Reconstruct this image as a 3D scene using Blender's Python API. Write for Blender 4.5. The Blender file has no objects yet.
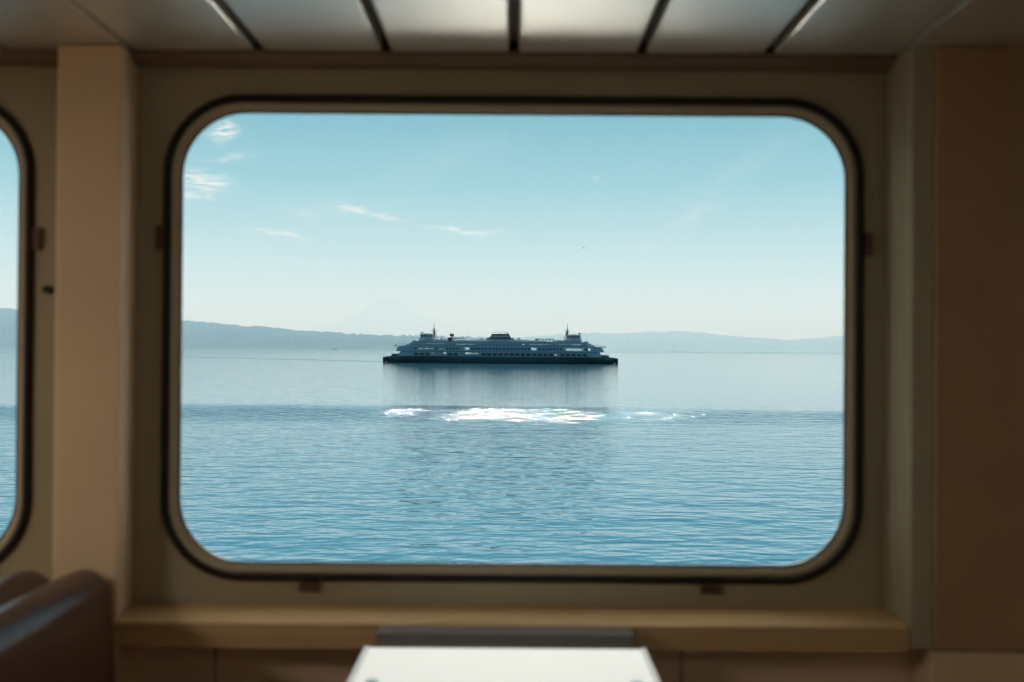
import bpy, bmesh, math, random
from mathutils import Vector, noise
random.seed(7)
C = bpy.context.scene
COL = C.collection
PI = math.pi

# ------------------------------------------------------------------ camera, sky, sun, exposure
EYE = 1.43
F = 1024 * 35 / 36.0
SEA = EYE - 9.3
SUN_EL = math.radians(36.0)
SUN_AZ = math.radians(1.1)

cam_d = bpy.data.cameras.new('camera')
cam_d.lens = 35; cam_d.sensor_width = 36
cam_d.clip_start = 0.05; cam_d.clip_end = 90000
cam_d.dof.use_dof = True
cam_d.dof.focus_distance = 600
cam_d.dof.aperture_fstop = 2.6
cam = bpy.data.objects.new('camera', cam_d)
COL.objects.link(cam)
cam.location = (0, 0, EYE)
cam.rotation_mode = 'YXZ'
from mathutils import Matrix
base = Matrix.Rotation(PI / 2 + math.radians(0.40), 4, 'X')
roll = Matrix.Rotation(math.radians(0.40), 4, 'Z')      # about the view axis
cam.rotation_mode = 'XYZ'
cam.rotation_euler = (base @ roll).to_euler('XYZ')
C.camera = cam

C.view_settings.view_transform = 'Standard'
C.view_settings.look = 'None'
C.view_settings.gamma = 1.0
C.view_settings.use_curve_mapping = False
C.view_settings.exposure = 0.0
C.cycles.max_bounces = 10
C.cycles.diffuse_bounces = 5
C.cycles.transparent_max_bounces = 16
C.cycles.sample_clamp_indirect = 20.0

w = bpy.data.worlds.new('sky'); C.world = w; w.use_nodes = True
nt = w.node_tree; nt.nodes.clear()
def N(nt, typ, **kw):
    n = nt.nodes.new(typ)
    for k, v in kw.items(): setattr(n, k, v)
    return n
def mth(nt, op, a, b=None, c=None, clamp=False):
    n = nt.nodes.new('ShaderNodeMath'); n.operation = op; n.use_clamp = clamp
    for i, v in enumerate((a, b, c)):
        if v is None: continue
        if isinstance(v, (int, float)): n.inputs[i].default_value = v
        else: nt.links.new(v, n.inputs[i])
    return n.outputs[0]
def ramp(nt, src, stops):
    r = N(nt, 'ShaderNodeValToRGB')
    e = r.color_ramp.elements
    while len(e) < len(stops): e.new(0.5)
    for i, (p, c) in enumerate(stops):
        e[i].position = p; e[i].color = (*c, 1) if len(c) == 3 else c
    nt.links.new(src, r.inputs[0])
    return r.outputs[0]
tc = N(nt, 'ShaderNodeTexCoord')
sep = N(nt, 'ShaderNodeSeparateXYZ'); nt.links.new(tc.outputs['Generated'], sep.inputs[0])
dx, dy, dz = sep.outputs
zz = mth(nt, 'MAXIMUM', dz, 0.0)
sky = ramp(nt, zz, [(0.0, (.80, .83, .78)), (0.03, (.74, .80, .77)), (0.065, (.57, .71, .71)), (0.105, (.42, .63, .67)),
                    (0.16, (.255, .53, .61)), (0.24, (.155, .42, .52)), (0.5, (.17, .38, .53)), (1.0, (.12, .28, .46))])
# the half of the sky away from the sun is dimmer and bluer
bk = N(nt, 'ShaderNodeMapRange'); bk.interpolation_type = 'SMOOTHSTEP'
nt.links.new(dy, bk.inputs[0])
for i, v in ((1, -0.6), (2, 0.7), (3, 0.0), (4, 1.0)): bk.inputs[i].default_value = v
dimc = N(nt, 'ShaderNodeMix', data_type='RGBA')
nt.links.new(bk.outputs[0], dimc.inputs[0])
dimc.inputs[6].default_value = (.30, .40, .50, 1); dimc.inputs[7].default_value = (1, 1, 1, 1)
skym = N(nt, 'ShaderNodeMix', data_type='RGBA', blend_type='MULTIPLY'); skym.inputs[0].default_value = 1
nt.links.new(sky, skym.inputs[6]); nt.links.new(dimc.outputs[2], skym.inputs[7])
# wispy clouds, by direction in the sky (tangents of azimuth and elevation)
ys = mth(nt, 'MAXIMUM', dy, 0.05)
u0 = mth(nt, 'DIVIDE', dx, ys); v0 = mth(nt, 'DIVIDE', dz, ys)
cmb = N(nt, 'ShaderNodeCombineXYZ'); nt.links.new(u0, cmb.inputs[0]); nt.links.new(v0, cmb.inputs[1])
fr = N(nt, 'ShaderNodeTexNoise'); fr.inputs['Scale'].default_value = 42; fr.inputs['Detail'].default_value = 5
nt.links.new(cmb.outputs[0], fr.inputs['Vector'])
fsep = N(nt, 'ShaderNodeSeparateColor'); nt.links.new(fr.outputs['Color'], fsep.inputs[0])
u = mth(nt, 'ADD', u0, mth(nt, 'MULTIPLY', mth(nt, 'SUBTRACT', fsep.outputs[0], .5), .030))
v = mth(nt, 'ADD', v0, mth(nt, 'MULTIPLY', mth(nt, 'SUBTRACT', fsep.outputs[1], .5), .016))
fl = N(nt, 'ShaderNodeMapping'); nt.links.new(cmb.outputs[0], fl.inputs[0]); fl.inputs['Scale'].default_value = (60, 260, 1)
fl.inputs['Rotation'].default_value = (0, 0, math.radians(-8))
fn = N(nt, 'ShaderNodeTexNoise'); fn.inputs['Scale'].default_value = 1; fn.inputs['Detail'].default_value = 4
nt.links.new(fl.outputs[0], fn.inputs['Vector'])
fib = mth(nt, 'MULTIPLY', mth(nt, 'SUBTRACT', fn.outputs[0], .33, clamp=True), 3.2, clamp=True)
tot = None
for (px, py, wx, wy, tilt, amp) in [(200, 181, 24, 9, .10, .75), (193, 197, 17, 4, .0, .65), (222, 131, 12, 8, .1, .9), (226, 157, 20, 3.5, -.1, .35),
        (352, 209, 20, 4, .22, .85), (384, 217, 24, 3.5, .08, .45), (268, 230, 16, 3.5, .08, .5), (293, 236, 16, 3, .12, .8), (466, 231.5, 28, 2.6, .06, .85),
        (695, 214, 22, 7, -.45, .20), (652, 245, 20, 5, -.2, .18), (597, 178, 6, 2.5, .3, .25), (310, 212, 30, 7, .1, .18), (745, 165, 50, 12, -.6, .10), (440, 160, 60, 16, -.3, .08)]:
    a = (px - 512) / F; b = (348 - py + .007 * (px - 512)) / F
    du = mth(nt, 'SUBTRACT', u, a); dv = mth(nt, 'SUBTRACT', v, b)
    dv2 = mth(nt, 'ADD', dv, mth(nt, 'MULTIPLY', du, tilt))
    q = mth(nt, 'ADD', mth(nt, 'POWER', mth(nt, 'DIVIDE', mth(nt, 'ABSOLUTE', du), wx / F), 2.0),
            mth(nt, 'POWER', mth(nt, 'DIVIDE', mth(nt, 'ABSOLUTE', dv2), wy / F), 2.0))
    g = mth(nt, 'MULTIPLY', mth(nt, 'EXPONENT', mth(nt, 'MULTIPLY', q, -1.0)), amp)
    tot = g if tot is None else mth(nt, 'ADD', tot, g)
cl = mth(nt, 'MULTIPLY', mth(nt, 'MULTIPLY', tot, fib), 1.9, clamp=True)
cm = N(nt, 'ShaderNodeMix', data_type='RGBA')
nt.links.new(cl, cm.inputs[0]); nt.links.new(skym.outputs[2], cm.inputs[6]); cm.inputs[7].default_value = (.86, .88, .84, 1)
bg = N(nt, 'ShaderNodeBackground'); nt.links.new(cm.outputs[2], bg.inputs[0]); bg.inputs[1].default_value = 1.0
ow = N(nt, 'ShaderNodeOutputWorld'); nt.links.new(bg.outputs[0], ow.inputs[0])

sd = bpy.data.lights.new('sun', 'SUN'); sd.energy = 18.0; sd.angle = math.radians(0.55); sd.color = (1.0, .96, .88)
so = bpy.data.objects.new('sun', sd); COL.objects.link(so)
sv = Vector((math.sin(SUN_AZ) * math.cos(SUN_EL), math.cos(SUN_AZ) * math.cos(SUN_EL), math.sin(SUN_EL)))
so.rotation_euler = sv.to_track_quat('Z', 'Y').to_euler()
so.location = (0, 40, 30)

# ------------------------------------------------------------------ helpers
def X(px, d): return (px - 512) / F * d
def Z(py, d): return EYE - (py - 348) / F * d

def mat(name, col, rough=.6, spec=.5, metal=0, noise_amt=0.0, noise_scale=8.0, bump=0.0, coat=0.0, stretch=(1, 1, 1)):
    m = bpy.data.materials.new(name); m.use_nodes = True
    t = m.node_tree; b = t.nodes['Principled BSDF']
    b.inputs['Base Color'].default_value = (*col, 1); b.inputs['Roughness'].default_value = rough
    b.inputs['Specular IOR Level'].default_value = spec; b.inputs['Metallic'].default_value = metal
    b.inputs['Coat Weight'].default_value = coat
    if noise_amt or bump:
        c = N(t, 'ShaderNodeTexCoord'); mp = N(t, 'ShaderNodeMapping'); mp.inputs['Scale'].default_value = stretch
        t.links.new(c.outputs['Object'], mp.inputs[0])
        n = N(t, 'ShaderNodeTexNoise'); n.inputs['Scale'].default_value = noise_scale; n.inputs['Detail'].default_value = 5
        t.links.new(mp.outputs[0], n.inputs['Vector'])
        if noise_amt:
            lo = tuple(x * (1 - noise_amt) for x in col); hi = tuple(min(1, x * (1 + noise_amt)) for x in col)
            t.links.new(ramp(t, n.outputs[0], [(.3, lo), (.7, hi)]), b.inputs['Base Color'])
        if bump:
            bp = N(t, 'ShaderNodeBump'); bp.inputs['Strength'].default_value = bump; bp.inputs['Distance'].default_value = .01
            t.links.new(n.outputs[0], bp.inputs['Height']); t.links.new(bp.outputs[0], b.inputs['Normal'])
    return m

def tag(o, label=None, cat=None, group=None, kind=None):
    if label: o['label'] = label
    if cat: o['category'] = cat
    if group: o['group'] = group
    if kind: o['kind'] = kind
    return o
def empty(name, loc=(0, 0, 0)):
    o = bpy.data.objects.new(name, None); COL.objects.link(o); o.location = loc; o.empty_display_size = .1
    return o
def obj(name, bm, m, parent=None, smooth=False, keep=True):
    """one mesh object; vertices are given in world (or in the parent's frame when keep is False)"""
    me = bpy.data.meshes.new(name)
    bmesh.ops.recalc_face_normals(bm, faces=bm.faces[:])
    if parent is not None and keep:
        bmesh.ops.translate(bm, verts=bm.verts[:], vec=-parent.matrix_basis.to_translation() if False else -Vector(world_loc(parent)))
    bm.to_mesh(me); bm.free()
    for mm in (m if isinstance(m, (list, tuple)) else [m]): me.materials.append(mm)
    o = bpy.data.objects.new(name, me); COL.objects.link(o)
    if parent is not None: o.parent = parent
    if smooth:
        for p in me.polygons: p.use_smooth = True
    return o
def world_loc(o):
    v = Vector((0, 0, 0))
    while o is not None:
        v += o.location; o = o.parent
    return v
def box(bm, x0, x1, y0, y1, z0, z1, bev=0.0, seg=2):
    b2 = bmesh.new()
    vs = [b2.verts.new((x, y, z)) for x in (x0, x1) for y in (y0, y1) for z in (z0, z1)]
    for f in ((0, 1, 3, 2), (4, 6, 7, 5), (0, 4, 5, 1), (2, 3, 7, 6), (0, 2, 6, 4), (1, 5, 7, 3)):
        b2.faces.new([vs[i] for i in f])
    if bev > 0:
        bmesh.ops.bevel(b2, geom=b2.edges[:], offset=bev, segments=seg, profile=.5, affect='EDGES')
    return merge(bm, b2)
def merge(bm, b2, mi=0):
    mp = {}
    for vv in b2.verts: mp[vv] = bm.verts.new(vv.co)
    for f in b2.faces:
        try:
            nf = bm.faces.new([mp[q] for q in f.verts]); nf.material_index = mi
        except ValueError: pass
    b2.free(); return bm
def prism(bm, pts, axis, a0, a1, bev=0.0, seg=3):
    """polygon pts (2D) swept along axis; x: (y,z), y: (x,z), z: (x,y)"""
    def P(p, a):
        return {'x': (a, p[0], p[1]), 'y': (p[0], a, p[1]), 'z': (p[0], p[1], a)}[axis]
    b2 = bmesh.new()
    A = [b2.verts.new(P(p, a0)) for p in pts]; B = [b2.verts.new(P(p, a1)) for p in pts]
    n = len(pts)
    b2.faces.new(A); b2.faces.new(B[::-1])
    for i in range(n): b2.faces.new((A[i], A[(i + 1) % n], B[(i + 1) % n], B[i]))
    if bev > 0:
        bmesh.ops.recalc_face_normals(b2, faces=b2.faces[:])
        ed = [e for e in b2.edges if len(e.link_faces) == 2 and e.calc_face_angle(0) > .6]
        bmesh.ops.bevel(b2, geom=ed, offset=bev, segments=seg, profile=.5, affect='EDGES')
    return merge(bm, b2)
def tube(bm, path, r, n=8, closed=False, r1=None):
    rings = []
    L = len(path)
    for i, p in enumerate(path):
        p = Vector(p)
        a = Vector(path[(i - 1) % L]) if (closed or i > 0) else p
        b = Vector(path[(i + 1) % L]) if (closed or i < L - 1) else p
        t = (b - a).normalized()
        up = Vector((0, 1, 0)) if abs(t.y) < .9 else Vector((0, 0, 1))
        s = t.cross(up).normalized(); q = s.cross(t).normalized()
        rr = r if r1 is None else r + (r1 - r) * i / max(1, L - 1)
        rings.append([bm.verts.new(p + (s * math.cos(k * 2 * PI / n) + q * math.sin(k * 2 * PI / n)) * rr) for k in range(n)])
    for i in range(L if closed else L - 1):
        A, B = rings[i], rings[(i + 1) % L]
        for k in range(n): bm.faces.new((A[k], A[(k + 1) % n], B[(k + 1) % n], B[k]))
    if not closed:
        bm.faces.new(rings[0]); bm.faces.new(rings[-1][::-1])
    return bm
def rrect(cx, cz, hx, hz, r, n=10):
    pts = []
    for (sx, sz, a0) in ((1, 1, 0), (-1, 1, PI / 2), (-1, -1, PI), (1, -1, 1.5 * PI)):
        for k in range(n + 1):
            a = a0 + k * PI / 2 / n
            pts.append((cx + sx * (hx - r) + r * math.cos(a), cz + sz * (hz - r) + r * math.sin(a)))
    return pts
def plate(bm, outer, holes, y0, y1):
    """plate in the xz plane with holes, from y0 to y1"""
    b2 = bmesh.new(); es = []
    for lp in [outer] + holes:
        vs = [b2.verts.new((p[0], y0, p[1])) for p in lp]
        es += [b2.edges.new((vs[i], vs[(i + 1) % len(vs)])) for i in range(len(vs))]
    bmesh.ops.triangle_fill(b2, edges=es, use_beauty=True, use_dissolve=False)
    r = bmesh.ops.extrude_face_region(b2, geom=b2.faces[:])
    bmesh.ops.translate(b2, verts=[g for g in r['geom'] if isinstance(g, bmesh.types.BMVert)], vec=(0, y1 - y0, 0))
    # the extrusion keeps the source faces, so both skins are there
    return merge(bm, b2)
def loft(bm, loops, closed_rows=False):
    R = [[bm.verts.new(p) for p in lp] for lp in loops]
    n = len(R[0]); m = len(R)
    for i in range(m if closed_rows else m - 1):
        A, B = R[i], R[(i + 1) % m]
        for k in range(n): bm.faces.new((A[k], A[(k + 1) % n], B[(k + 1) % n], B[k]))
    return R
def cyl(bm, c, r, h, axis='z', n=20, r2=None):
    d = {'x': Vector((1, 0, 0)), 'y': Vector((0, 1, 0)), 'z': Vector((0, 0, 1))}[axis]
    return tube(bm, [Vector(c), Vector(c) + d * h], r, n, r1=r2)
def struct(name, bm, m, **k):
    o = obj(name, bm, m, **k); o['kind'] = 'structure'; return o

# ------------------------------------------------------------------ materials
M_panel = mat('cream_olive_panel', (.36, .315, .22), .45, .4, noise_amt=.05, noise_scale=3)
M_pillar = mat('warm_beige_laminate', (.78, .60, .41), .5, .4, noise_amt=.04, noise_scale=4)
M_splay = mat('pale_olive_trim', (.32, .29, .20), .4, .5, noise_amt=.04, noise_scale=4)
M_brown = mat('brown_laminate', (.42, .27, .165), .5, .4, noise_amt=.06, noise_scale=5)
M_lower = mat('dull_brown_laminate', (.74, .57, .42), .5, .4, noise_amt=.05, noise_scale=5)
M_sill = mat('ochre_wood_sill', (.56, .39, .20), .4, .5, noise_amt=.10, noise_scale=6, stretch=(.6, 8, 8))
M_frame = mat('beige_window_frame', (.40, .34, .24), .45, .5)
M_gasket = mat('black_rubber', (.012, .006, .007), .5, .3)
M_clip = mat('dark_brown_plastic', (.10, .045, .03), .4, .4)
M_ceil = mat('glossy_cream_ceiling', (.56, .51, .42), .34, 1.0, noise_amt=.02, noise_scale=3)
M_ceil.node_tree.nodes['Principled BSDF'].inputs['Coat Weight'].default_value = 1.0
M_ceil.node_tree.nodes['Principled BSDF'].inputs['Coat Roughness'].default_value = .36
M_ceil.node_tree.nodes['Principled BSDF'].inputs['Metallic'].default_value = .5
M_gap = mat('dark_ceiling_gap', (.08, .06, .045), .7, .3)
M_trim = mat('dark_brown_trim', (.16, .10, .06), .5, .3)
M_floor = mat('speckled_vinyl_floor', (.09, .07, .05), .45, .5, noise_amt=.15, noise_scale=60)
M_far = mat('cabin_wall_laminate', (.50, .40, .28), .6, .3, noise_amt=.04, noise_scale=2)
M_leather = mat('brown_vinyl_upholstery', (.10, .045, .028), .31, .55, noise_amt=.08, noise_scale=30, bump=.12)
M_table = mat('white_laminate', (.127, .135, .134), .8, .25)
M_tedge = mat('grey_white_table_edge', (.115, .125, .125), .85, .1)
M_cap = mat('blue_grey_plastic_cap', (.05, .085, .10), .9, .1)
M_steel = mat('brushed_steel', (.45, .45, .44), .35, .5, metal=1)
M_seal = mat('matt_brown_seal', (.06, .03, .025), 1.0, .0)
M_brk = mat('dark_grey_bracket', (.14, .125, .11), .45, .4)
M_hullw = mat('white_ship_paint', (.75, .76, .74), .5, .4)

def glass_mat():
    m = bpy.data.materials.new('clear_window_glass'); m.use_nodes = True
    t = m.node_tree; t.nodes.clear()
    tr = N(t, 'ShaderNodeBsdfTransparent'); tr.inputs[0].default_value = (.975, .985, .98, 1)
    gl = N(t, 'ShaderNodeBsdfGlossy'); gl.inputs['Roughness'].default_value = 0.0
    fz = N(t, 'ShaderNodeFresnel'); fz.inputs[0].default_value = 1.25
    mx = N(t, 'ShaderNodeMixShader'); o = N(t, 'ShaderNodeOutputMaterial')
    t.links.new(fz.outputs[0], mx.inputs[0]); t.links.new(tr.outputs[0], mx.inputs[1]); t.links.new(gl.outputs[0], mx.inputs[2])
    t.links.new(mx.outputs[0], o.inputs[0]); return m
M_glass = glass_mat()

# ------------------------------------------------------------------ the cabin shell
D = 2.45                # face of the window panels
CEIL = 2.145
XL, XR, YB = -3.30, 2.40, -2.60
PXL, PXR = -1.085, -.929          # pillar between the two windows
WC, WZ = .002, 1.452              # window centre
HX, HZ, RR = .862, .598, .195     # outside of the rubber gasket
WIN = [('window_1', WC - 2.008 - .034), ('window_2', WC)]

struct('floor', box(bmesh.new(), XL - .1, XR + .1, YB - .1, D + .1, -.06, 0), M_floor)
bm = bmesh.new()
box(bm, XL - .1, XR + .1, YB - .1, D + .1, CEIL + .03, CEIL + .10)
struct('ceiling', bm, M_gap)
# ceiling panels: one long lapped panel per bay strip, part of the ceiling structure
bm = bmesh.new()
sp = .3075
k0 = int(math.floor((XL - .15) / sp)); k1 = int(math.ceil((XR + .15) / sp))
for k in range(k0, k1):
    a, b = k * sp, (k + 1) * sp
    inner = lambda e: .011 if abs(e) < .80 else .004
    x0 = max(a + inner(a), XL); x1 = min(b - inner(b), XR)
    if x1 - x0 < .02: continue
    box(bm, x0, x1, YB, D - .045, CEIL, CEIL + .028, bev=.006, seg=3)
o = struct('ceiling_panels', bm, M_ceil)
# window wall with two rounded holes
hole = lambda cx: rrect(cx, WZ, HX - .016, HZ - .016, RR - .016, 12)
outer = [(XL, .70), (1.0, .70), (1.0, CEIL + .03), (XL, CEIL + .03)]
struct('wall_front', plate(bmesh.new(), outer, [hole(c) for _, c in WIN], D, D + .050), M_panel)
# lower wall panelling below the sill with vertical seams
bm = bmesh.new()
box(bm, XL, XR, D + .01, D + .08, 0, .712)
xs = [XL, -2.72, -1.86, X(218, 2.44), X(683, 2.44), X(914, 2.44) - .005, 1.55, XR]
for a, b in zip(xs[:-1], xs[1:]): box(bm, a + .002, b - .002, D - .01, D + .012, 0, .712, bev=.0015, seg=1)
struct('wall_front_lower', bm, M_lower)
# pillar between the windows
bm = bmesh.new(); box(bm, PXL, PXR, D - .091, D + .005, 0, CEIL, bev=.006, seg=3)
struct('trim_1', bm, M_pillar)
# splayed return at the right of the window and the brown bulkhead beside it
bm = bmesh.new()
prism(bm, [(.918, D + .001), (.921, D - .03), (.930, D - .045), (.938, D - .085), (.946, D - .098), (.988, D - .112), (.988, D + .001)], 'z', Z(645, 2.35), CEIL)
struct('trim_2', bm, M_splay)
bm = bmesh.new()
box(bm, .991, XR, D - .12, D + .10, Z(645, 2.35), CEIL, bev=.004)
struct('wall_front_bulkhead', bm, M_brown)
bm = bmesh.new()
box(bm, .991, XR, D - .115, D - .011, 0, Z(645, 2.35) - .004, bev=.003)
struct('wall_front_bulkhead_lower', bm, M_lower)
# dark moulding where wall meets ceiling
bm = bmesh.new()
prism(bm, [(D, CEIL), (D - .048, CEIL), (D - .044, CEIL - .010), (D - .020, CEIL - .028), (D, CEIL - .030)], 'x', PXR, .94)
prism(bm, [(D, CEIL), (D - .048, CEIL), (D - .044, CEIL - .010), (D - .020, CEIL - .028), (D, CEIL - .030)], 'x', XL, PXL)
struct('trim_3', bm, M_trim)
struct('wall_left', box(bmesh.new(), XL - .1, XL, YB - .1, D + .1, 0, CEIL + .03), M_far)
struct('wall_right', box(bmesh.new(), XR, XR + .1, YB - .1, D + .1, 0, CEIL + .03), M_far)
struct('wall_back', box(bmesh.new(), XL - .1, XR + .1, YB - .1, YB, 0, CEIL + .03), M_far)

# ------------------------------------------------------------------ windows
def loop3(pts, y): return [(p[0], y, p[1]) for p in pts]
for wi, (nm, cx) in enumerate(WIN):
    t = empty(nm, (cx, D, WZ)); t['kind'] = 'structure'
    bm = bmesh.new()
    loft(bm, [loop3(rrect(cx, WZ, HX - .019, HZ - .019, RR - .019, 14), D + .050),
              loop3(rrect(cx, WZ, HX - .019, HZ - .019, RR - .019, 14), D - .002),
              loop3(rrect(cx, WZ, HX - .022, HZ - .022, RR - .022, 14), D - .005),
              loop3(rrect(cx, WZ, HX - .032, HZ - .031, RR - .030, 14), D + .001),
              loop3(rrect(cx, WZ, HX - .0435, HZ - .0435, RR - .038, 14), D + .0115),
              loop3(rrect(cx, WZ, HX - .044, HZ - .044, RR - .0385, 14), D + .012),
              loop3(rrect(cx, WZ, HX - .0435, HZ - .0435, RR - .038, 14), D + .0125),
              loop3(rrect(cx, WZ, HX - .027, HZ - .026, RR - .022, 14), D + .050)], closed_rows=True)
    obj('window_frame', bm, M_frame, t, smooth=True)
    bm = bmesh.new()
    tube(bm, loop3(rrect(cx, WZ, HX - .010, HZ - .010, RR - .010, 16), D - .002), .0105, 10, closed=True)
    obj('gasket', bm, M_gasket, t, smooth=True)
    bm = bmesh.new()
    tube(bm, loop3(rrect(cx, WZ, HX - .0425, HZ - .0425, RR - .037, 16), D + .0085), .0022, 6, closed=True)
    obj('glazing_seal', bm, M_seal, t, smooth=True)
    bm = bmesh.new()
    pr = rrect(cx, WZ, HX - .035, HZ - .035, RR - .034, 14)
    R = loft(bm, [loop3(pr, D + .022), loop3(pr, D + .028)])
    bm.faces.new(R[0]); bm.faces.new(R[1][::-1])
    obj('glass', bm, M_glass, t)
    # small retaining clips beside the gasket
    for (kx, kz, hx, hz) in ((-HX - .006, 1.695, .010, .028), (HX + .010, 1.690, .010, .028), (X(311, D), WZ - HZ - .014, .026, .010), (X(711, D), WZ - HZ - .014, .026, .010)):
        bm = bmesh.new(); box(bm, cx + kx - hx, cx + kx + hx, D - .012, D + .002, kz - hz, kz + hz, bev=.003)
        obj('clip', bm, M_clip, t)
    if wi == 0:
        bm = bmesh.new(); cyl(bm, (cx + HX + .038, D - .016, 1.565), .010, .018, 'y', 14); obj('knob', bm, M_gasket, t, smooth=False)
    # sill
    bm = bmesh.new()
    zt0, zt1, zb = .7975, .779, .719
    if wi == 1: xa, xb, fa, fb = -.928, .917, -.948, .940
    else: xa, xb, fa, fb = XL, PXL, XL, PXL + .02
    pf = [(D, zt0), (D - .093, zt1), (D - .098, zt1 - .004), (D - .098, zb), (D, zb)]
    loops = []
    lp0 = []; lp1 = []
    for (yy, z_) in pf:
        s = 1 if yy < D - .05 else 0
        lp0.append((fa if s else xa, yy, z_)); lp1.append((fb if s else xb, yy, z_))
    R = loft(bm, [lp0, lp1]); bm.faces.new(R[0]); bm.faces.new(R[1][::-1])
    obj('window_sill', bm, M_sill, t)

# ------------------------------------------------------------------ table under the window
TZ = .758
tx0, tx1 = X(369, 2.234), X(645.5, 2.234)
ty0, ty1 = 1.15, 2.234
t = empty('table', (0, 1.75, 0))
tag(t, 'white laminate table standing against the sill under the window, bright in the sun', 'table')
bm = bmesh.new()
b2 = bmesh.new()
pts = [(tx0, ty1), (tx1, ty1)]
rc = .07
for (cx_, cy_, a0) in ((tx1 - rc, ty0 + rc, 0), (tx0 + rc, ty0 + rc, -PI / 2)):
    for k in range(9): pts.append((cx_ + rc * math.cos(a0 - k * PI / 16), cy_ + rc * math.sin(a0 - k * PI / 16)))
prism(bm, pts, 'z', TZ - .030, TZ, bev=.003, seg=2)
obj('tabletop', bm, M_table, t)
bm = bmesh.new()
for (a, b) in ((tx0 - .004, tx0 + .006), (tx1 - .006, tx1 + .004)):
    bm = bmesh.new(); box(bm, a, b, ty0 + rc, ty1 - .002, TZ - .034, TZ + .0035, bev=.002)
    obj('edge_strip', bm, M_tedge, t)
for px in (376, 638):
    bm = bmesh.new(); xx = X(px, 2.02); cyl(bm, (xx, 2.0, TZ - .001), .013, .004, 'z', 20); obj('cap', bm, M_cap, t)
bm = bmesh.new(); cyl(bm, (0, 1.60, .02), .04, TZ - .05, 'z', 20); obj('pedestal', bm, M_steel, t)
bm = bmesh.new(); box(bm, -.24, .24, 1.36, 1.84, 0, .022, bev=.006); obj('base_plate', bm, M_steel, t)
bm = bmesh.new(); prism(bm, [(2.238, TZ - .045), (2.238, TZ - .024), (2.292, TZ - .022), (2.300, TZ + .012), (2.350, TZ + .018), (2.350, TZ - .04)], 'x', tx0 + .012, tx1 - .012, bev=.003)
box(bm, tx0 + .06, tx1 - .06, 2.00, 2.30, TZ - .050, TZ - .0305, bev=.003); obj('wall_bracket', bm, M_brk, t)

# ------------------------------------------------------------------ upholstered benches, back to back
def bench(label, xf, sgn, ztop, y0=.45, y1=2.335):
    """xf: x of the backrest's front face at the top; sgn=+1 looks towards +x"""
    t = empty('bench', (xf, (y0 + y1) / 2, 0))
    tag(t, label, 'bench', 'brown vinyl benches at the window')
    s = sgn
    # backrest: a padded slab with a fully rounded top and soft ends
    th = .125; n = 10
    prof = [(xf + s * .035, .44)]
    cxx = xf - s * th / 2
    for k in range(n + 1):
        a = k * PI / n
        prof.append((cxx + s * (th / 2) * math.cos(a), ztop - .062 + .062 * math.sin(a)))
    prof.append((xf - s * th, .44))
    bm = bmesh.new(); loops = []
    ys = [(y0, .80), (y0 + .012, .93), (y0 + .035, 1.0), (y1 - .055, 1.0), (y1 - .028, .975), (y1 - .010, .92), (y1, .82)]
    for (yy, sc) in ys:
        mx = sum(p[0] for p in prof) / len(prof)
        loops.append([(mx + (p[0] - mx) * sc, yy, .44 + (p[1] - .44) * (1 - (1 - sc) * .22)) for p in prof])
    R = loft(bm, loops); bm.faces.new(R[0]); bm.faces.new(R[-1][::-1])
    o = obj('backrest', bm, M_leather, t, smooth=True)
    m = o.modifiers.new('sub', 'SUBSURF'); m.levels = 2; m.render_levels = 2
    bm = bmesh.new()
    xa, xb = sorted((xf + s * .035 - s * .02, xf + s * .50))
    box(bm, xa, xb, y0, y1 - .01, .34, .455, bev=.035, seg=5)
    obj('seat', bm, M_leather, t, smooth=True)
    bm = bmesh.new(); xa, xb = sorted((xf - s * (th - .004), xf + s * .44)); box(bm, xa, xb, y0 + .02, y1 - .02, .0, .345, bev=.004)
    obj('base', bm, M_brown, t)
    bm = bmesh.new()
    tube(bm, [(xf + s * .03, y0 + .04, .60), (xf + s * .024, y1 - .06, .60)], .004, 6); obj('piping', bm, M_leather, t)
    return t
bench('brown vinyl bench whose rounded back stands beside the table, in front of the wall pillar', -.925, 1, .915)
bench('brown vinyl bench facing away, its rounded back top showing at the left edge', -1.180, -1, .912)

# ------------------------------------------------------------------ fill lights added at the ceiling, out of view, to brighten the cabin
def fill_lamp(x, y, w_, l_, power, label):
    t = empty('fill_light', (x, y, CEIL)); tag(t, label, 'fill light', 'square fill lights added inside the cabin')
    bm = bmesh.new()
    for (a, b, c, d) in ((x - w_ - .02, x - w_, y - l_ - .02, y + l_ + .02), (x + w_, x + w_ + .02, y - l_ - .02, y + l_ + .02), (x - w_, x + w_, y - l_ - .02, y - l_), (x - w_, x + w_, y + l_, y + l_ + .02)):
        box(bm, a, b, c, d, CEIL - .018, CEIL)
    obj('frame', bm, M_steel, t)
    m = bpy.data.materials.new('fill_diffuser'); m.use_nodes = True
    b = m.node_tree.nodes['Principled BSDF']; b.inputs['Emission Color'].default_value = (1, .90, .74, 1); b.inputs['Emission Strength'].default_value = power
    bm = bmesh.new(); box(bm, x - w_, x + w_, y - l_, y + l_, CEIL - .012, CEIL - .002); obj('diffuser', bm, m, t)
fill_lamp(-2.78, .62, .26, .28, 33.0, 'square fill light added out of view above the left aisle')
fill_lamp(2.06, .0, .26, .28, 4.5, 'square fill light added out of view beside the right-hand wall')

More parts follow.
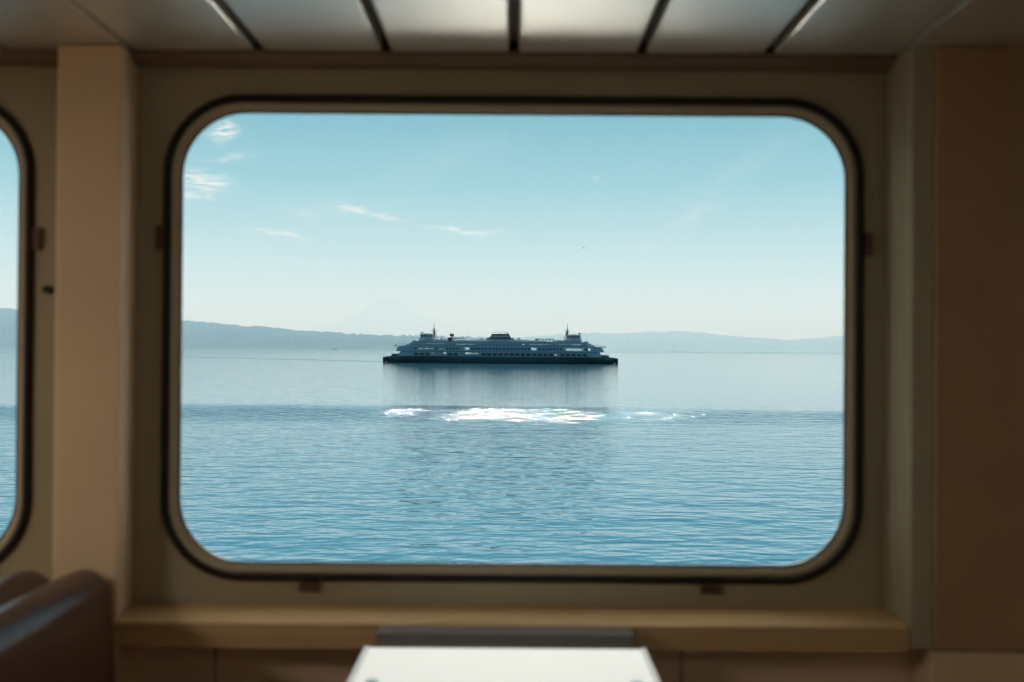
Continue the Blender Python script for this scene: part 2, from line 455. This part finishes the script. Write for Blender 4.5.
# ------------------------------------------------------------------ the sea
def sea_mat():
    m = bpy.data.materials.new('sea_water'); m.use_nodes = True
    t = m.node_tree; b = t.nodes['Principled BSDF']
    b.inputs['Base Color'].default_value = (.016, .075, .115, 1)
    b.inputs['IOR'].default_value = 1.58
    b.inputs['Roughness'].default_value = .04
    g = N(t, 'ShaderNodeNewGeometry'); s = N(t, 'ShaderNodeSeparateXYZ'); t.links.new(g.outputs['Position'], s.inputs[0])
    px_, py_ = s.outputs[0], s.outputs[1]
    # slow wandering of the band edges
    wn = N(t, 'ShaderNodeTexNoise'); wn.inputs['Scale'].default_value = .02; wn.inputs['Detail'].default_value = 3; t.links.new(g.outputs['Position'], wn.inputs['Vector'])
    wob = mth(t, 'MULTIPLY', mth(t, 'SUBTRACT', wn.outputs[0], .5), 26)
    yb = mth(t, 'ADD', py_, wob)
    def band(y0, y1, soft0, soft1, src):
        a = N(t, 'ShaderNodeMapRange'); a.interpolation_type = 'SMOOTHSTEP'; t.links.new(src, a.inputs[0])
        a.inputs[1].default_value = y0 - soft0; a.inputs[2].default_value = y0 + soft0
        c = N(t, 'ShaderNodeMapRange'); c.interpolation_type = 'SMOOTHSTEP'; t.links.new(src, c.inputs[0])
        c.inputs[1].default_value = y1 - soft1; c.inputs[2].default_value = y1 + soft1; c.inputs[3].default_value = 1; c.inputs[4].default_value = 0
        return mth(t, 'MULTIPLY', a.outputs[0], c.outputs[0])
    wake = band(129, 151, 14, 7, yb)
    yw = mth(t, 'ADD', py_, mth(t, 'MULTIPLY', wob, 14))
    far = band(2300, 4300, 300, 500, yw)
    near = N(t, 'ShaderNodeMapRange'); near.interpolation_type = 'SMOOTHSTEP'; t.links.new(yb, near.inputs[0])
    for i, v in ((1, 120), (2, 170), (3, 1.0), (4, 0.0)): near.inputs[i].default_value = v
    # heights in metres
    def wv(scale, detail, stretch, dist=0.0, rot=0.0):
        mp = N(t, 'ShaderNodeMapping'); t.links.new(g.outputs['Position'], mp.inputs[0]); mp.inputs['Scale'].default_value = stretch
        mp.inputs['Rotation'].default_value = (0, 0, rot)
        n = N(t, 'ShaderNodeTexNoise'); n.inputs['Scale'].default_value = scale; n.inputs['Detail'].default_value = detail
        n.inputs['Roughness'].default_value = .5; n.inputs['Distortion'].default_value = dist
        t.links.new(mp.outputs[0], n.inputs['Vector']); return n.outputs[0]
    swell = wv(.30, 1.0, (.55, 1, 1), .0, .12)
    chop = wv(.95, 1.5, (.6, 1, 1), .0, -.15)
    rip = wv(3.0, 2.0, (1, 1, 1))
    h = mth(t, 'ADD', mth(t, 'MULTIPLY', swell, .30), mth(t, 'ADD', mth(t, 'MULTIPLY', chop, .29), mth(t, 'MULTIPLY', rip, .020)))
    k = mth(t, 'ADD', .20, mth(t, 'ADD', mth(t, 'MULTIPLY', near.outputs[0], .32), mth(t, 'MULTIPLY', far, 1.6)))
    lee = N(t, 'ShaderNodeMapRange'); lee.interpolation_type = 'SMOOTHSTEP'; t.links.new(py_, lee.inputs[0])
    for i, v in ((1, 24), (2, 36), (3, .03), (4, 1.0)): lee.inputs[i].default_value = v
    rg = N(t, 'ShaderNodeMapRange'); t.links.new(py_, rg.inputs[0])
    for i, v in ((1, 24), (2, 36), (3, .15), (4, .04)): rg.inputs[i].default_value = v
    t.links.new(rg.outputs[0], b.inputs['Roughness'])
    h1 = mth(t, 'MULTIPLY', mth(t, 'MULTIPLY', h, k), lee.outputs[0])
    h2 = mth(t, 'MULTIPLY', mth(t, 'MULTIPLY', wv(.8, 1.5, (.45, 1, 1), .3), wake), 1.02)
    h2 = mth(t, 'ADD', h2, mth(t, 'MULTIPLY', mth(t, 'MULTIPLY', wv(1.8, 1.0, (1.1, .38, 1)), wake), .05))
    # the ferry's own wake trailing off to the left behind it
    off = mth(t, 'ABSOLUTE', mth(t, 'SUBTRACT', mth(t, 'ADD', py_, mth(t, 'MULTIPLY', wob, .6)), mth(t, 'ADD', 555.0, mth(t, 'MULTIPLY', px_, -.985))))
    tr = N(t, 'ShaderNodeMapRange'); tr.interpolation_type = 'SMOOTHSTEP'; t.links.new(off, tr.inputs[0])
    for i, v in ((1, 4), (2, 16), (3, 1.0), (4, 0.0)): tr.inputs[i].default_value = v
    gate = mth(t, 'LESS_THAN', px_, -74.0)
    trail = mth(t, 'MULTIPLY', tr.outputs[0], gate)
    h2 = mth(t, 'ADD', h2, mth(t, 'MULTIPLY', mth(t, 'MULTIPLY', wv(.5, 2.0, (.8, 1, 1)), trail), 1.3))
    bp = N(t, 'ShaderNodeBump'); bp.inputs['Strength'].default_value = 1.0; bp.inputs['Distance'].default_value = 1.0
    t.links.new(mth(t, 'ADD', h1, h2), bp.inputs['Height']); t.links.new(bp.outputs[0], b.inputs['Normal'])
    return m
M_sea = sea_mat()
bm = bmesh.new()
ysr = [-400, -100, 0, 60, 150, 400, 1000, 3000, 9000, 20000, 40000]
xsr = [-30000, -8000, -2000, -500, -100, 0, 100, 500, 2000, 8000, 30000]
grid = [[bm.verts.new((x, y, SEA)) for x in xsr] for y in ysr]
for i in range(len(ysr) - 1):
    for j in range(len(xsr) - 1): bm.faces.new((grid[i][j], grid[i][j + 1], grid[i + 1][j + 1], grid[i + 1][j]))
sea = obj('sea', bm, M_sea)
tag(sea, 'blue rippled sea stretching from below the window to the far shore', 'sea', kind='structure')

# ------------------------------------------------------------------ far shores
M_wood = mat('dark_conifer_forest', (.010, .024, .020), 1.0, .0, noise_amt=.4, noise_scale=.02)
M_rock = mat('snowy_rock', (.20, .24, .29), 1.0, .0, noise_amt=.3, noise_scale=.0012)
def interp(tbl, x):
    if x <= tbl[0][0]: return tbl[0][1]
    for (a, p), (b, q) in zip(tbl[:-1], tbl[1:]):
        if x <= b:
            u_ = (x - a) / (b - a); u_ = u_ * u_ * (3 - 2 * u_) * .5 + u_ * .5
            return p + (q - p) * u_
    return tbl[-1][1]
def ridge(name, label, cat, tbl, dist, depth, material, tree=0.0, step=2.0, seed=0, rough=.0):
    bm = bmesh.new(); rows = []
    prof = [(-.5, -.10), (-.46, .16), (-.36, .42), (-.2, .78), (0, 1.0), (.2, .8), (.5, 0)]
    px = tbl[0][0]; cols = []
    while px <= tbl[-1][0]:
        x = (px - 512) / F * dist; h = max(0, interp(tbl, px)) / F * dist
        col_ = []
        for (dd, hh) in prof:
            z = h * hh
            if hh > .3 and tree: z += tree * (random.random() ** 2) * (1 if h > 20 else h / 20)
            if rough and hh > 0: z += rough * noise.noise(Vector((x * .0011, dd * 3 + seed, seed))) * hh
            col_.append(bm.verts.new((x, dist + dd * depth, SEA + (z + 9.3 * .0 if hh > 0 else hh * 60 - 1))))
        cols.append(col_); px += step
    for a, b in zip(cols[:-1], cols[1:]):
        for i in range(len(prof) - 1): bm.faces.new((a[i], a[i + 1], b[i + 1], b[i]))
    bmesh.ops.contextual_create(bm, geom=cols[0]) ; bmesh.ops.contextual_create(bm, geom=cols[-1])
    o = obj(name, bm, material); tag(o, label, cat)
    o['kind'] = 'structure'
    return o
ridge('wooded_shore', 'long hazy blue wooded headland sloping down from the left', 'headland',
      [(-420, 43), (-60, 38), (0, 36), (15, 35.5), (60, 33), (120, 30), (182, 25.5), (240, 21), (300, 16.5), (340, 14), (380, 12), (420, 12.5), (480, 11.5), (530, 9), (565, 4), (585, 0)],
      5000, 1500, M_wood, tree=14, step=.8)
ridge('distant_hills', 'pale low hills far beyond the ferry on the right', 'hills',
      [(420, 2), (500, 10), (560, 14), (590, 15.5), (620, 15), (660, 17), (678, 18), (700, 16.5), (730, 13), (760, 11.5), (790, 9), (812, 11), (843, 14), (880, 15), (950, 18), (1100, 22), (1400, 20)],
      9500, 2500, M_wood, tree=22, step=.8, seed=3)
ridge('snowy_mountain', 'faint snow-capped mountain peak rising in the haze above the headland', 'mountain',
      [(250, 3), (300, 12), (335, 23), (355, 34), (368, 42), (376, 47), (384, 50), (392, 50), (400, 46), (412, 39), (430, 31), (460, 21), (500, 12), (560, 4)],
      19000, 5000, M_rock, step=3, seed=5, rough=60)

# haze over the strait: one real body of thin scattering air
m = bpy.data.materials.new('marine_haze'); m.use_nodes = True
t = m.node_tree; t.nodes.clear()
vs_ = N(t, 'ShaderNodeVolumePrincipled') if False else N(t, 'ShaderNodeVolumeScatter')
vs_.inputs['Color'].default_value = (.40, .72, 1.0, 1); vs_.inputs['Density'].default_value = 2.2e-4; vs_.inputs['Anisotropy'].default_value = .0
ab_ = N(t, 'ShaderNodeVolumeAbsorption'); ab_.inputs['Color'].default_value = (.715, .67, .645, 1); ab_.inputs['Density'].default_value = 2.2e-4
ad_ = N(t, 'ShaderNodeAddShader'); t.links.new(vs_.outputs[0], ad_.inputs[0]); t.links.new(ab_.outputs[0], ad_.inputs[1])
o_ = N(t, 'ShaderNodeOutputMaterial'); t.links.new(ad_.outputs[0], o_.inputs['Volume'])
bm = bmesh.new(); box(bm, -14000, 14000, 1200, 18000 - 1600, SEA + .4, SEA + 560)
hz = obj('haze', bm, m); tag(hz, 'pale sea haze lying over the water in front of the far shore', 'haze', kind='stuff')

# ------------------------------------------------------------------ the ferry
M_hull = mat('dark_green_hull', (.09, .17, .17), .6, .2)
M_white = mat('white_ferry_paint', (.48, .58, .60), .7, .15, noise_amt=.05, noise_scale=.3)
M_dark = mat('dark_ship_window', (.08, .13, .17), .5, .5)
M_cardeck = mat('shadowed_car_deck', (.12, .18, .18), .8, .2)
M_green = mat('ferry_green_trim', (.12, .20, .20), .5, .3)
M_mast = mat('dark_grey_mast', (.05, .06, .07), .5, .4)
FD = 614.0
U = FD / F                      # metres per photograph pixel at the ferry
fx, fy = 500.5, FD
ferry = empty('ferry', ((fx - 512) / F * FD, FD, SEA))
tag(ferry, 'white and dark green double-ended car ferry crossing the water in mid-distance', 'ferry')
B = 12.5
def fobj(name, bm, m_, parent=None, smooth=False): return obj(name, bm, m_, parent or ferry, smooth, keep=False)
# hull: plan outline tapering at both ends, sheer rising
def plan(halfL, halfB, n=26, blunt=.10):
    pts = []
    for i in range(n + 1):
        a = -1 + 2 * i / n
        wdt = halfB * (1 - abs(a) ** 3.2 * (1 - blunt))
        pts.append((a * halfL, -wdt))
    return pts + [(x, -y) for (x, y) in pts[::-1]]
bm = bmesh.new()
lo = plan(67, B - 2.0, blunt=.05); mid = plan(69.5, B - .5, blunt=.16); hi = plan(71, B, blunt=.30)
R = loft(bm, [[(x, y, -1.5) for x, y in lo], [(x * 1.015, y, .6) for x, y in mid], [(x, y, 2.4) for x, y in hi], [(x, y, 4.1 if abs(x) < 66.5 else 3.5) for x, y in hi]])
bm.faces.new(R[0]); bm.faces.new(R[-1][::-1])
fobj('hull', bm, M_hull)
bm = bmesh.new()
bm.free()
for s in (-1, 1):
    bm = bmesh.new(); box(bm, s * 71.4 - .7, s * 71.4 + .7, -4.2, 4.2, -.3, 3.4); fobj('rubbing_fender', bm, M_mast)
# car deck sides with openings, both sides of the ship
def side(name, z0, z1, poly, holes, m_, b_=B, thick=.25):
    bm = bmesh.new()
    plate(bm, poly, [[(a, c), (b, c), (b, d), (a, d)] for (a, b, c, d) in holes], -b_, -b_ + thick)
    plate(bm, poly, [[(a, c), (b, c), (b, d), (a, d)] for (a, b, c, d) in holes], b_ - thick, b_)
    return fobj(name, bm, m_)
P = lambda px: (px - fx) * U
# bright see-through openings (photo columns) low and on the passenger deck
car_open = [(P(442), P(447.5), 5.4, 6.4), (P(434), P(437), 5.6, 6.1), (P(464), P(472), 5.4, 6.4), (P(473), P(479), 5.6, 6.1), (P(554.5), P(557.5), 4.4, 5.6)]
car_dark = [(x, x + 2.7, 4.4, 6.1) for x in [-52 + 3.4 * i for i in range(31)] if not any(a - 3.1 < x < b + .4 for a, b, _, _ in car_open)]
zc0, zc1 = 4.0, 7.2
side('car_deck_side', zc0, zc1, [(-62, zc0), (62, zc0), (60, zc1), (-60, zc1)], car_open + car_dark, M_white)
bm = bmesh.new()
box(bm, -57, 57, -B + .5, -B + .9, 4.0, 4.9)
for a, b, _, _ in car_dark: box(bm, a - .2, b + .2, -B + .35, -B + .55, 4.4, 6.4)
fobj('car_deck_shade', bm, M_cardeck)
bm = bmesh.new()
bm.free()
for (x0, x1) in ((-66, -61), (61, 66)):
    for (y0, y1) in ((-B + 2.4, -B + 2.8), (B - 2.8, B - 2.4)):
        bm = bmesh.new(); box(bm, x0, x1, y0, y1, 4.0, 5.3); fobj('bulwark', bm, M_hull)
# passenger deck
pz0, pz1 = 7.2, 10.0
pax_open = [(P(464), P(470.5), 8.0, 9.5), (P(531), P(536.5), 8.0, 9.5), (P(565), P(582), 7.8, 9.2), (P(587), P(591.5), 7.9, 9.4), (P(409.5), P(412.5), 8.2, 9.0),
            (P(421), P(426), 8.3, 8.9), (P(427.5), P(432), 8.3, 8.9), (P(433.5), P(435), 8.2, 9.1), (P(441), P(446), 8.3, 8.6)]
pax_dark = [(x, x + 1.5, 8.0, 9.2) for x in [-52 + 2.15 * i for i in range(49)] if not any(a - 1.9 < x < b + .4 for a, b, _, _ in pax_open)]
side('passenger_deck_side', pz0, pz1, [(-63, pz0), (63, pz0), (61.5, pz1), (-61.5, pz1)], pax_open + pax_dark, M_white, B - .2)
for (a, b, c, d) in pax_dark:
    bm = bmesh.new(); box(bm, a - .1, b + .1, -B + .40, -B + .50, c - .1, d + .1); fobj('cabin_window', bm, M_dark)
bm = bmesh.new()
box(bm, -60, 60, -B + .3, B - .3, 7.0, 7.25); fobj('passenger_deck_floor', bm, M_white)
bm = bmesh.new()
box(bm, -62.5, 62.5, -B - .1, B + .1, 9.95, 10.3)
for s in (-1, 1): box(bm, s * 63.2 - .9, s * 63.2 + .9, -B + 2, B - 2, 9.9, 10.7)
fobj('promenade_deck', bm, M_white)
# end visors
for s in (-1, 1):
    bm = bmesh.new()
    prism(bm, [(s * 60.3, 7.0), (s * 63.6, 7.0), (s * 61.6, 9.0), (s * 61.8, 10.0), (s * 60.3, 10.0)], 'y', -B + 3, -3.5)
    prism(bm, [(s * 60.3, 7.0), (s * 63.6, 7.0), (s * 61.6, 9.0), (s * 61.8, 10.0), (s * 60.3, 10.0)], 'y', 3.5, B - 3)
    prism(bm, [(s * 60.3, 8.6), (s * 62.0, 8.6), (s * 61.8, 10.0), (s * 60.3, 10.0)], 'y', -3.5, 3.5)
    fobj('end_screen', bm, M_white)
# upper cabin
uz0, uz1 = 10.3, 12.9
up_open = [(x, x + .95, 11.2, 11.95) for x in [P(424) + 1.5 * i for i in range(9)]] + [(x, x + .9, 11.1, 11.7) for x in [P(455) + 1.45 * i for i in range(9)]] + \
          [(P(522), P(525), 11.1, 11.8)] + [(x, x + .95, 11.2, 11.8) for x in [P(530) + 1.5 * i for i in range(9)]] + [(x, x + .95, 11.2, 11.9) for x in [P(558) + 1.5 * i for i in range(4)]] + \
          [(x, x + 1.0, 11.2, 11.9) for x in [P(570) + 1.45 * i for i in range(5)]]
side('upper_cabin_side', uz0, uz1, [(-55.5, uz0), (55.5, uz0), (52, uz1), (-52, uz1)], up_open, M_white, B - 1.2)
bm = bmesh.new(); box(bm, -52.5, 52.5, -B + .6, B - .6, 12.85, 13.15); fobj('upper_roof', bm, M_white)
for s in (-1, 1):
    bm = bmesh.new()
    prism(bm, [(s * 58.5, 10.3), (s * 52.0, 13.6), (s * 51.0, 13.6), (s * 51.0, 12.9), (s * 55.5, 10.3)], 'y', -B + 3.5, -B + 4.2)
    prism(bm, [(s * 58.5, 10.3), (s * 52.0, 13.6), (s * 51.0, 13.6), (s * 51.0, 12.9), (s * 55.5, 10.3)], 'y', B - 4.2, B - 3.5)
    box(bm, s * 52.5 - .8, s * 52.5 + .8, -B + 3.5, B - 3.5, 10.4, 13.6)
    fobj('pilothouse_stair', bm, M_white)
# central mound and funnel
bm = bmesh.new()
prism(bm, [(-27, 13.1), (27, 13.1), (24, 13.9), (-24, 13.9)], 'y', -7, 7)
prism(bm, [(-18, 13.9), (18, 13.9), (17, 14.4), (-17, 14.4)], 'y', -6.5, 6.5)
fobj('engine_casing', bm, M_white)
fun = None
bm = bmesh.new()
prism(bm, [(-8.9, 14.0), (8.9, 14.0), (8.2, 15.5), (-8.2, 15.5)], 'y', -4.5, 4.5)
prism(bm, [(-6.4, 15.4), (6.4, 15.4), (5.2, 18.3), (-5.2, 18.3)], 'y', -3.8, 3.8, bev=.3)
fun = fobj('funnel', bm, M_green)
bm = bmesh.new()
box(bm, -5.2, 5.2, -3.95, -3.7, 16.2, 16.6)
fobj('louvre', bm, M_white, fun)
for i in range(7):
    bm = bmesh.new(); cyl(bm, (-4.5 + 1.5 * i, 0, 18.0), .42, .9 + .3 * (i % 2), 'z', 10); fobj('exhaust_pipe', bm, M_mast, fun)
for s in (-1, 1):
    bm = bmesh.new(); cyl(bm, (s * 11.2, -4, 14.0), .8, 1.3, 'z', 12); tube(bm, [(s * 11.2, -4, 15.1), (s * 12.0, -4, 15.4)], .9, 10); fobj('ventilator', bm, M_white)
# pilothouses and masts
for s in (-1, 1):
    ph_x = s * 45.0
    bm = bmesh.new()
    box(bm, ph_x - 4.8, ph_x + 4.8, -5.5, 5.5, 13.1, 15.2)
    prism(bm, [(ph_x - 3.9, 15.2), (ph_x + 3.9, 15.2), (ph_x + (4.4 if s > 0 else 3.7), 17.3), (ph_x - (4.4 if s < 0 else 3.7), 17.3)], 'y', -4.6, 4.6)
    box(bm, ph_x - 4.7, ph_x + 4.7, -5.2, 5.2, 17.3, 17.75)
    box(bm, ph_x - s * 8.5 - 4, ph_x - s * 8.5 + 4, -4, 4, 13.1, 14.2)
    ph = fobj('pilothouse', bm, M_white)
    for i in range(4):
        bm = bmesh.new(); box(bm, ph_x - 3.5 + 1.8 * i, ph_x - 2.1 + 1.8 * i, -4.72, -4.55, 15.8, 16.9); fobj('pilothouse_window', bm, M_dark, ph)
    for i in range(5):
        bm = bmesh.new(); box(bm, ph_x + s * 4.1 - .1, ph_x + s * 4.1 + .3, -4.0 + 1.7 * i, -2.7 + 1.7 * i, 15.8, 16.9); fobj('pilothouse_window', bm, M_dark, ph)
    bm = bmesh.new()
    mx_ = ph_x - s * 3.9
    tube(bm, [(mx_, 0, 15.2), (mx_, 0, 20.5)], .85, 8, r1=.38); tube(bm, [(mx_, 0, 20.4), (mx_, 0, 24.2)], .22, 6, r1=.15)
    box(bm, mx_ - 1.8, mx_ + 1.8, -.3, .3, 19.2, 19.6); box(bm, mx_ - 1.0, mx_ + 1.0, -1.4, 1.4, 20.6, 20.85)
    tube(bm, [(mx_ - s * 2.2, 0, 15.2), (mx_ - s * .2, 0, 19.4)], .2, 6)
    fobj('mast', bm, M_mast)
    bm = bmesh.new(); tube(bm, [(ph_x + s * 3.6, 2, 17.6), (ph_x + s * 3.6, 2, 18.9)], .3, 6); box(bm, ph_x + s * 3.6 - .8, ph_x + s * 3.6 + .8, 1.7, 2.3, 18.3, 18.7); fobj('radar', bm, M_mast)
# shelter roofs, rafts, boats and vents on the top deck
for (a, b, zr) in ((P(448.5), P(464.5), 15.0), (P(535), P(554), 14.7)):
    bm = bmesh.new(); box(bm, a, b, -6.5, 6.5, zr, zr + .35)
    for i in range(6):
        x = a + .5 + (b - a - 1) * i / 5
        for y in (-6, 6): tube(bm, [(x, y, 13.1), (x, y, zr)], .13, 5)
    box(bm, a, a + 2.2, -6, 6, 13.1, zr)
    fobj('shelter_roof', bm, M_mast)
for (px, zb, wd, hh) in ((452, 16.2, 2.4, 1.7), (442, 13.1, 1.4, 2.6), (445.5, 13.1, 1.0, 1.8), (437, 13.1, 2.6, 1.5), (430, 13.1, 1.0, 1.7), (559, 13.1, 2.4, 1.6), (565, 13.1, 2.0, 2.0)):
    bm = bmesh.new(); box(bm, P(px) - wd / 2, P(px) + wd / 2, -3, 0, zb, zb + hh, bev=.15)
    if zb > 14: tube(bm, [(P(px), -1.5, 15.3), (P(px), -1.5, zb + .1)], .25, 6)
    fobj('deck_locker', bm, M_mast if zb > 14 else M_white)
for i in range(14):
    bm = bmesh.new(); x = -26 + 1.9 * i if i < 7 else 15 + 1.9 * (i - 7)
    tube(bm, [(x, -B + 1.6, 13.75), (x + 1.2, -B + 1.6, 13.75)], .45, 8); box(bm, x + .1, x + 1.1, -B + 1.2, -B + 2.0, 13.1, 13.4); fobj('life_raft', bm, M_white)
# railings
for (x0, x1, z, yy) in ((-62, 62, 10.3, -B), (-50, 50, 13.15, -B + .7), (-62, 62, 10.3, B), (-50, 50, 13.15, B - .7)):
    bm = bmesh.new()
    for dz_ in (.55, 1.05): tube(bm, [(x0, yy, z + dz_), (x1, yy, z + dz_)], .035, 4)
    n_ = int((x1 - x0) / 2)
    for i in range(n_ + 1): x = x0 + (x1 - x0) * i / n_; tube(bm, [(x, yy, z), (x, yy, z + 1.05)], .035, 4)
    fobj('railing', bm, M_mast)
# ring mark on the side and green stripe
bm = bmesh.new(); box(bm, -60, 60, -B - .06, -B + .02, 6.75, 7.1); fobj('green_stripe', bm, M_green)
bm = bmesh.new()
tube(bm, [(P(556) + 1.3 * math.cos(a * PI / 8), -B - .08, 5.4 + 1.1 * math.sin(a * PI / 8)) for a in range(16)], .16, 5, closed=True); fobj('company_ring', bm, M_white)
ferry.rotation_euler.z = math.radians(-1.0)

# ------------------------------------------------------------------ small things far off
by = 3100.0; bx = (335 - 512) / F * by
t = empty('motor_boat', (bx, by, SEA)); tag(t, 'tiny dark motor boat far off near the left shoreline', 'boat')
bm = bmesh.new(); prism(bm, [(-7, 2.2), (8.5, 2.8), (6.5, -.6), (-6.8, -.6)], 'y', -2.2, 2.2); obj('hull', bm, M_mast, t, keep=False)
bm = bmesh.new(); prism(bm, [(-4, 2.2), (3.5, 2.4), (2.2, 5.2), (-3.6, 5.2)], 'y', -1.6, 1.6); obj('cabin', bm, M_mast, t, keep=False)
by = 2600.0; bx = (673 - 512) / F * by
t = empty('channel_buoy', (bx, by, SEA)); tag(t, 'tiny channel buoy far off on the bright water right of the ferry', 'buoy')
bm = bmesh.new(); cyl(bm, (0, 0, -.5), 1.6, 2.2, 'z', 12); obj('float', bm, M_mast, t, keep=False)
bm = bmesh.new(); tube(bm, [(0, 0, 1.6), (0, 0, 9.5)], .9, 8, r1=.3); obj('tower', bm, M_mast, t, keep=False)
bd = 160.0
t = empty('gull', ((583 - 512) / F * bd, bd, EYE + (348.5 - 248) / F * bd)); tag(t, 'tiny gull gliding in the sky above the ferry', 'bird')
bm = bmesh.new(); tube(bm, [(-.20, 0, 0), (-.08, 0, .01), (.10, 0, .01), (.22, 0, 0)], .05, 8); obj('body', bm, M_mast, t, keep=False)
for s in (-1, 1):
    bm = bmesh.new()
    prism(bm, [(-.08, 0), (.10, 0), (.04, s * .32), (-.10, s * .62), (-.10, s * .34)], 'z', .01, .03)
    for v_ in bm.verts: v_.co.z += .12 * abs(v_.co.y) * (1.6 if abs(v_.co.y) < .4 else .9)
    obj('wing', bm, M_mast, t, keep=False)
